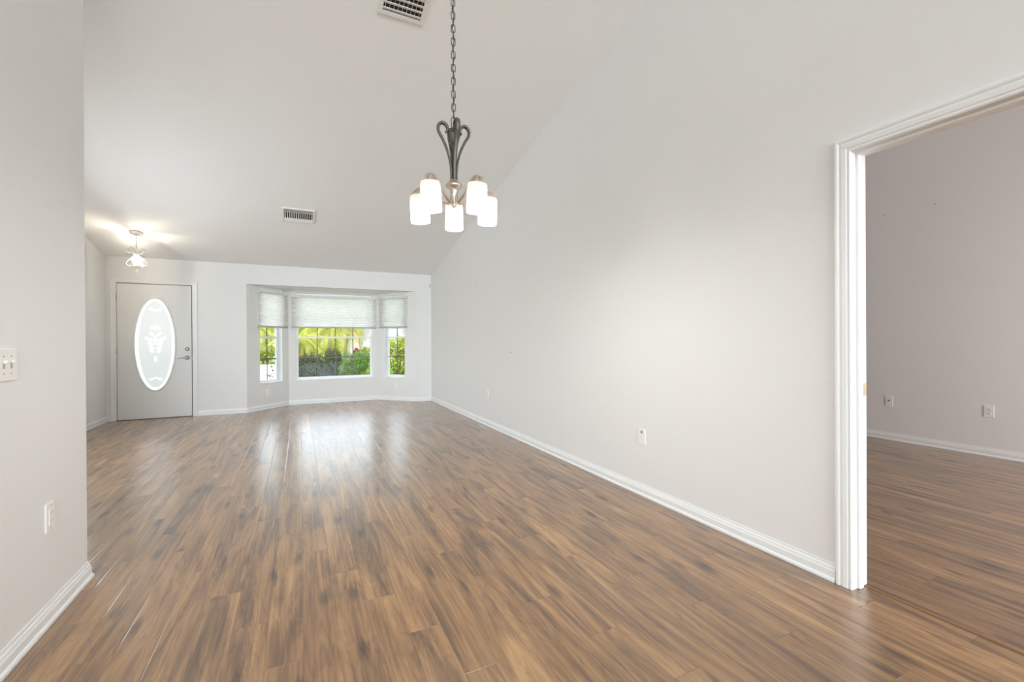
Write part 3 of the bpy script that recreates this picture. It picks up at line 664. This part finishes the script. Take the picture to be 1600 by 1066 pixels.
# ------------------------------------------------------------------ entry pendant
PX, PY = -1.954, 7.451; PZ = CZ(PY)
pe = thing('pendant_light', 'small scrolled pendant light glowing near the front door', 'pendant light', (PX, PY, PZ))
q = MB(); q.lathe([(.074, -.006), (.072, -.016), (.05, -.028), (.012, -.034), (.010, -.05)], 24, Matrix.Rotation(-math.atan(SL), 4, 'X')); q.link('canopy', CREAM, pe)
q = MB(); q.tube([(0, 0, -.04), (0, 0, -.30)], .0018, 6); pc = q.link('chain', CREAM, pe)
l0 = link_mesh(.038, .013, .0018).link('link', CREAM, pc)
for k in range(8):
    m_ = Matrix.Translation((0, 0, -.062 - k * .030)) @ Matrix.Rotation(R(20 + 90 * (k % 2)), 4, 'Z')
    if k == 0: l0.matrix_local = m_
    else: copy_to(l0, pc, m_)
q = MB(); q.lathe([(.004, -.275), (.016, -.285), (.020, -.300), (.012, -.315), (.014, -.335), (.007, -.345), (.006, -.42)], 16); q.link('stem', CREAM, pe)
sp_ = smooth_path([(.050, -.240), (.066, -.226), (.092, -.222), (.116, -.230), (.124, -.248), (.112, -.266), (.086, -.274), (.055, -.278), (.030, -.292), (.026, -.312), (.048, -.335), (.088, -.362), (.116, -.396), (.120, -.424), (.102, -.446), (.066, -.456), (.034, -.458)], 4)
q = MB(); q.tube([(p.x, 0, p.y) for p in sp_], .0062, 8, 1.25, .7, side=(0, 1, 0)); s1 = q.link('scroll_strap', CREAM, pe)
for k in range(4):
    m_ = Matrix.Rotation(R(-26 + 10 + 90 * k), 4, 'Z')
    if k == 0: s1.matrix_local = m_
    else: copy_to(s1, pe, m_)
q = MB(); q.lathe([(.010, -.440), (.062, -.448), (.064, -.458), (.044, -.474), (.020, -.486), (.014, -.500), (.018, -.508), (.012, -.520), (.003, -.530)], 20); q.link('bottom_bowl', CREAM, pe)
q = MB(); q.lathe([(.009, -.446), (.009, -.40)], 12, cap=True); cs = q.link('candle_sleeve', CREAM, pe)
q = MB(); q.lathe([(.006, -.40), (.013, -.388), (.015, -.372), (.010, -.352), (.002, -.336)], 12); bs = q.link('candle_bulb', mat('candle_bulb_glow', (1, .95, .85), .4, emit=(1, .9, .74, 14)), pe)
for k in range(3):
    a_ = R(40 + 120 * k); m_ = Matrix.Translation((.034 * math.cos(a_), .034 * math.sin(a_), 0))
    if k == 0: cs.matrix_local = m_; bs.matrix_local = m_
    else: copy_to(cs, pe, m_); copy_to(bs, pe, m_)
lamp('pendant_lamp', 'POINT', (PX, PY, PZ - .37), 27, (1, .88, .72), shadow_soft_size=.012)

# ------------------------------------------------------------------ outdoors
GZ = -.12
GRASS = mat('lawn', (.09, .14, .03), .9, vary=.35)
MULCH = mat('mulch', (.20, .14, .10), .9, vary=.2)
CONC = mat('concrete', (.55, .54, .52), .8, vary=.05)
q = MB(); q.box(-40, 60, 8.6, 90, GZ - .3, GZ); tag(q.link('ground', GRASS), 'lawn outside the bay window', 'lawn', kind='structure')
q = MB(); q.box(-.35, 3.2, 12.3, 29.0, GZ, GZ + .012); tag(q.link('garden_bed', MULCH), 'tan mulch bed behind the hedge', 'garden bed', kind='structure')
q = MB(); q.box(-3.4, -.50, 9.2, 27.0, GZ, GZ + .03, .01); tag(q.link('front_walk', CONC), 'bright concrete walk seen through the left bay window', 'walkway', kind='structure')
q = MB(); q.box(1.9, 14, 29.0, 33.4, GZ, GZ + .03, .01); tag(q.link('driveway', CONC), 'white driveway in front of the neighbour house', 'driveway', kind='structure')

def add_leaves(q, pts, L, W, up=.3):
    """one four-point bent leaf per point"""
    for p in pts:
        d = Vector((random.gauss(0, 1), random.gauss(0, 1), random.gauss(up, .8))).normalized(); s_ = d.cross(Vector((random.gauss(0, 1), random.gauss(0, 1), random.gauss(0, 1)))).normalized(); n_ = d.cross(s_)
        l = L * random.uniform(.7, 1.25); w_ = W * random.uniform(.8, 1.2); p = Vector(p)
        a, b_, c_, e_ = q.b.verts.new(p), q.b.verts.new(p + d * l * .5 + s_ * w_ / 2 + n_ * w_ * .15), q.b.verts.new(p + d * l), q.b.verts.new(p + d * l * .5 - s_ * w_ / 2 + n_ * w_ * .15)
        q.b.faces.new((a, b_, c_)); q.b.faces.new((a, c_, e_))
def shrub(name, x, y, rx, ry, h, n, L, W, m, stemm, label, cat='shrub', group=None):
    root = thing(name, label, cat, (x, y, GZ), group=group)
    pts = []
    while len(pts) < n:
        u = Vector((random.gauss(0, 1), random.gauss(0, 1), random.gauss(0, 1))).normalized() * random.uniform(.72, 1.0)
        bump = 1 + .12 * math.sin(5 * u.x + x * 3) * math.sin(4 * u.y + 2) + .10 * math.sin(7 * u.z + x)
        u = Vector((math.copysign(abs(u.x) ** .7, u.x), math.copysign(abs(u.y) ** .7, u.y), math.copysign(abs(u.z) ** .75, u.z)))
        pts.append((u.x * rx * bump, u.y * ry * bump, h * .5 + u.z * h * .5 * bump))
    q = MB(); add_leaves(q, [p for p in pts if p[2] > .03], L, W)
    if n > 3000:   # the dense inner twig mass of a clipped shrub
        q.lathe([(.02, h * .06), (rx * .62, h * .10), (rx * .80, h * .3), (rx * .82, h * .6), (rx * .62, h * .82), (.02, h * .88)], 14)
    q.link('foliage', m, root)
    q = MB()
    for k in range(7):
        a_ = k * 2.4; q.tube(smooth_path([(0.03 * math.cos(a_), .03 * math.sin(a_), 0), (rx * .25 * math.cos(a_), ry * .25 * math.sin(a_), h * .35), (rx * .6 * math.cos(a_), ry * .6 * math.sin(a_), h * .8)], 4), [.014 - .001 * i for i in range(9)], 5)
    q.link('stems', stemm, root)
    return root
BARK = mat('bark', (.07, .05, .035), .9, vary=.25)
HG = leafmat('hedge_green', (.006, .017, .008), (.020, .052, .012), .3, 9)
HL = leafmat('hedge_lime', (.16, .34, .015), (.34, .52, .05), .4, 9)
YL = leafmat('yellow_lime_leaf', (.16, .26, .012), (.34, .37, .04), .45, 6)
PG = leafmat('palm_frond_leaf', (.16, .23, .012), (.36, .36, .045), .45, 4)
RD = leafmat('dark_red_leaf', (.05, .008, .015), (.10, .02, .03), .3, 9)
MG = leafmat('mid_green_leaf', (.07, .15, .015), (.17, .28, .03), .4, 9)
HM = leafmat('hedge_mid', (.035, .10, .014), (.12, .25, .025), .35, 9)
for x, y, h, n, m_, l_ in ((-.13, 10.75, .93, 4200, HG, 'dark green clipped shrub at the left end of the hedge'), (.47, 10.8, .95, 4200, HG, 'dark green clipped shrub second from the left in the hedge'),
                    (1.07, 10.85, .95, 4200, HM, 'mid green clipped shrub beside the lime one in the hedge'), (1.74, 10.92, .97, 3600, HL, 'lime green shrub at the right end of the hedge'),
                    (.18, 11.62, .98, 3200, HG, 'dark shrub filling the gap behind the two left hedge shrubs'), (.80, 11.66, .98, 3200, HG, 'dark shrub behind the middle of the hedge'), (1.42, 11.7, .98, 3200, HM, 'mid green shrub behind the right half of the hedge')):
    shrub('hedge_shrub', x, y, .255, .34, h, n, .05, .027, m_, BARK, l_, group='hedge under the window')
shrub('lime_bush', 1.36, 10.15, .22, .22, .56, 420, .075, .04, YL, BARK, 'low yellow lime plant in front of the hedge on the right')
shrub('garden_bush', 2.26, 11.7, .34, .36, 1.32, 2600, .085, .045, YL, BARK, 'yellow green bush through the right bay window, left half')
shrub('garden_bush', 2.78, 12.6, .34, .36, 1.28, 2600, .085, .045, MG, BARK, 'mid green bush through the right bay window, right half')
shrub('garden_bush', 2.80, 20.6, .40, .40, .98, 1000, .12, .06, YL, BARK, 'lime bush in front of the neighbour house')
shrub('red_shrub', 2.70, 24.5, .17, .17, .86, 400, .10, .06, RD, BARK, 'dark red shrub in front of the peach column')
# sparse sprigs under the left window
root = thing('garden_sprig', 'sparse dark leafed sprig against the bright walk', 'plant', (-.62, 11.6, GZ))
q = MB(); tips = []
for k in range(4):
    e_ = Vector((random.uniform(-.06, .06), random.uniform(-.05, .05), .72 + .08 * k)); pth = smooth_path([(0, 0, 0), (e_.x * .3, e_.y, .35), e_], 4); q.tube(pth, .005, 5); tips += [p + Vector((random.uniform(-.03, .03), random.uniform(-.03, .03), 0)) for p in pth[3:]]
q.link('stems', BARK, root); q = MB(); add_leaves(q, tips, .085, .045); q.link('foliage', HG, root)
shrub('lime_bush', -.56, 10.15, .16, .14, .52, 200, .07, .035, YL, BARK, 'low yellow green plant under the left bay window')

# palms
def frond_mesh(L, droop, n=34):
    q = MB(); P = []
    for i in range(n + 1):
        t = i / n; P.append(Vector((L * (t - .22 * t * t * droop), 0, L * (.42 * t - droop * .95 * t * t))))
    q.tube(P[::2], [.014 * (1 - .85 * k / (len(P[::2]) - 1)) for k in range(len(P[::2]))], 5)
    for i in range(4, n + 1):
        t = i / n; l = L * .30 * math.sin(math.pi * min(1, .15 + .85 * t)) ** .6 + .05; tan = (P[i] - P[i - 1]).normalized()
        for s_ in (-1, 1):
            d = (tan * .62 + Vector((0, s_ * .75, -.32 - .2 * t))).normalized(); wv = tan * .018
            a = P[i]; b_ = a + d * l * .5 + Vector((0, 0, .02)); c_ = a + d * l + Vector((0, 0, -.10 * l))
            v = [q.b.verts.new(x) for x in (a - wv * .4, a + wv * .4, b_ + wv, b_ - wv, c_)]
            q.b.faces.new((v[0], v[1], v[2], v[3])); q.b.faces.new((v[3], v[2], v[4]))
    return q
FA = frond_mesh(1.5, 1.0).link('frond', PG); FB = frond_mesh(1.35, 1.35).link('frond', PG)
first = [FA, FB]
def palm(x, y, h, nf, label, scale=1, tr=.09):
    root = thing('palm_tree', label, 'palm', (x, y, GZ), group='palms beyond the hedge')
    q = MB(); q.tube([(.03 * math.sin(k), .02 * math.cos(k * 1.3), h * k / 10) for k in range(11)], [tr * (1.15 - .25 * k / 10 + (.12 if k % 2 else 0)) for k in range(11)], 10); q.link('trunk', BARK, root)
    for k in range(nf):
        m_ = Matrix.Translation((0, 0, h)) @ Matrix.Rotation(2.399 * k + x, 4, 'Z') @ Matrix.Rotation(R(-38 + 62 * k / nf), 4, 'Y') @ Matrix.Scale(scale * random.uniform(.85, 1.1), 4)
        s_ = first[k % 2]
        if s_.parent is None: s_.parent = root; s_.matrix_local = m_
        else: copy_to(s_, root, m_)
palm(.02, 14.2, 1.30, 16, 'low yellow green palm at the left of the wide window, dark at its heart', .62, .10)
palm(.95, 16.8, 1.75, 18, 'yellow green palm near the middle of the wide window', .80, .06)
palm(1.72, 19.4, 1.9, 18, 'yellow green palm right of the middle of the wide window', .90, .075)
palm(-1.55, 17.8, 1.75, 18, 'lime palm seen through the left bay window', .85)
palm(.55, 22.6, 2.0, 18, 'palm farthest back behind the mulch bed', 1.0, .07)
for x, y, l_ in ((.35, 26.4, 'yellow clump behind the left palm of the wide window'), (1.75, 27.6, 'yellow clump left of the neighbour house driveway'), (-1.9, 29.0, 'yellow clump at the far end of the bright walk')):
    shrub('areca_clump', x, y, .48, .5, 2.5, 1500, .30, .07, YL, BARK, l_, 'bush', 'yellow clumps behind the palms')
for x, y, l_ in ((-4.6, 37, 'tall lime hedge mass farthest left across the street'), (-1.4, 37, 'tall lime hedge mass across the street behind the palms'), (1.55, 36.8, 'tall lime hedge mass left of the neighbour house')):
    shrub('tall_bush', x, y, 1.25, .9, 3.6, 1700, .26, .11, YL, BARK, l_, 'bush', 'tall bushes across the street')

# neighbour house
nh = thing('neighbour_house', 'pale neighbour house with a peach column beyond the driveway', 'house', (3.2, 34, GZ))
HW = mat('pale_stucco', (.26, .265, .275), .9, vary=.03); PEACH = mat('peach_stucco', (.36, .21, .15), .9, vary=.05)
q = MB(); q.box(.1, 12, 0, 6, 0, 3.0); q.link('wall', HW, nh)
q = MB(); q.box(.30, .68, -.45, -.05, 0, 3.0, .02); q.link('column', PEACH, nh)
q = MB(); q.prism([(-.6, -.8, 3.0), (12.6, -.8, 3.0), (12.6, 3.2, 4.4), (-.6, 3.2, 4.4)], (0, 0, .12)); q.link('roof', mat('roof_tile', (.40, .33, .29), .9, vary=.2), nh)
q = MB(); q.box(1.6, 3.9, -.04, .02, 0, 2.2, .01); q.link('garage_door', mat('garage_white', (.40, .41, .42), .6), nh)
bpy.context.view_layer.update()
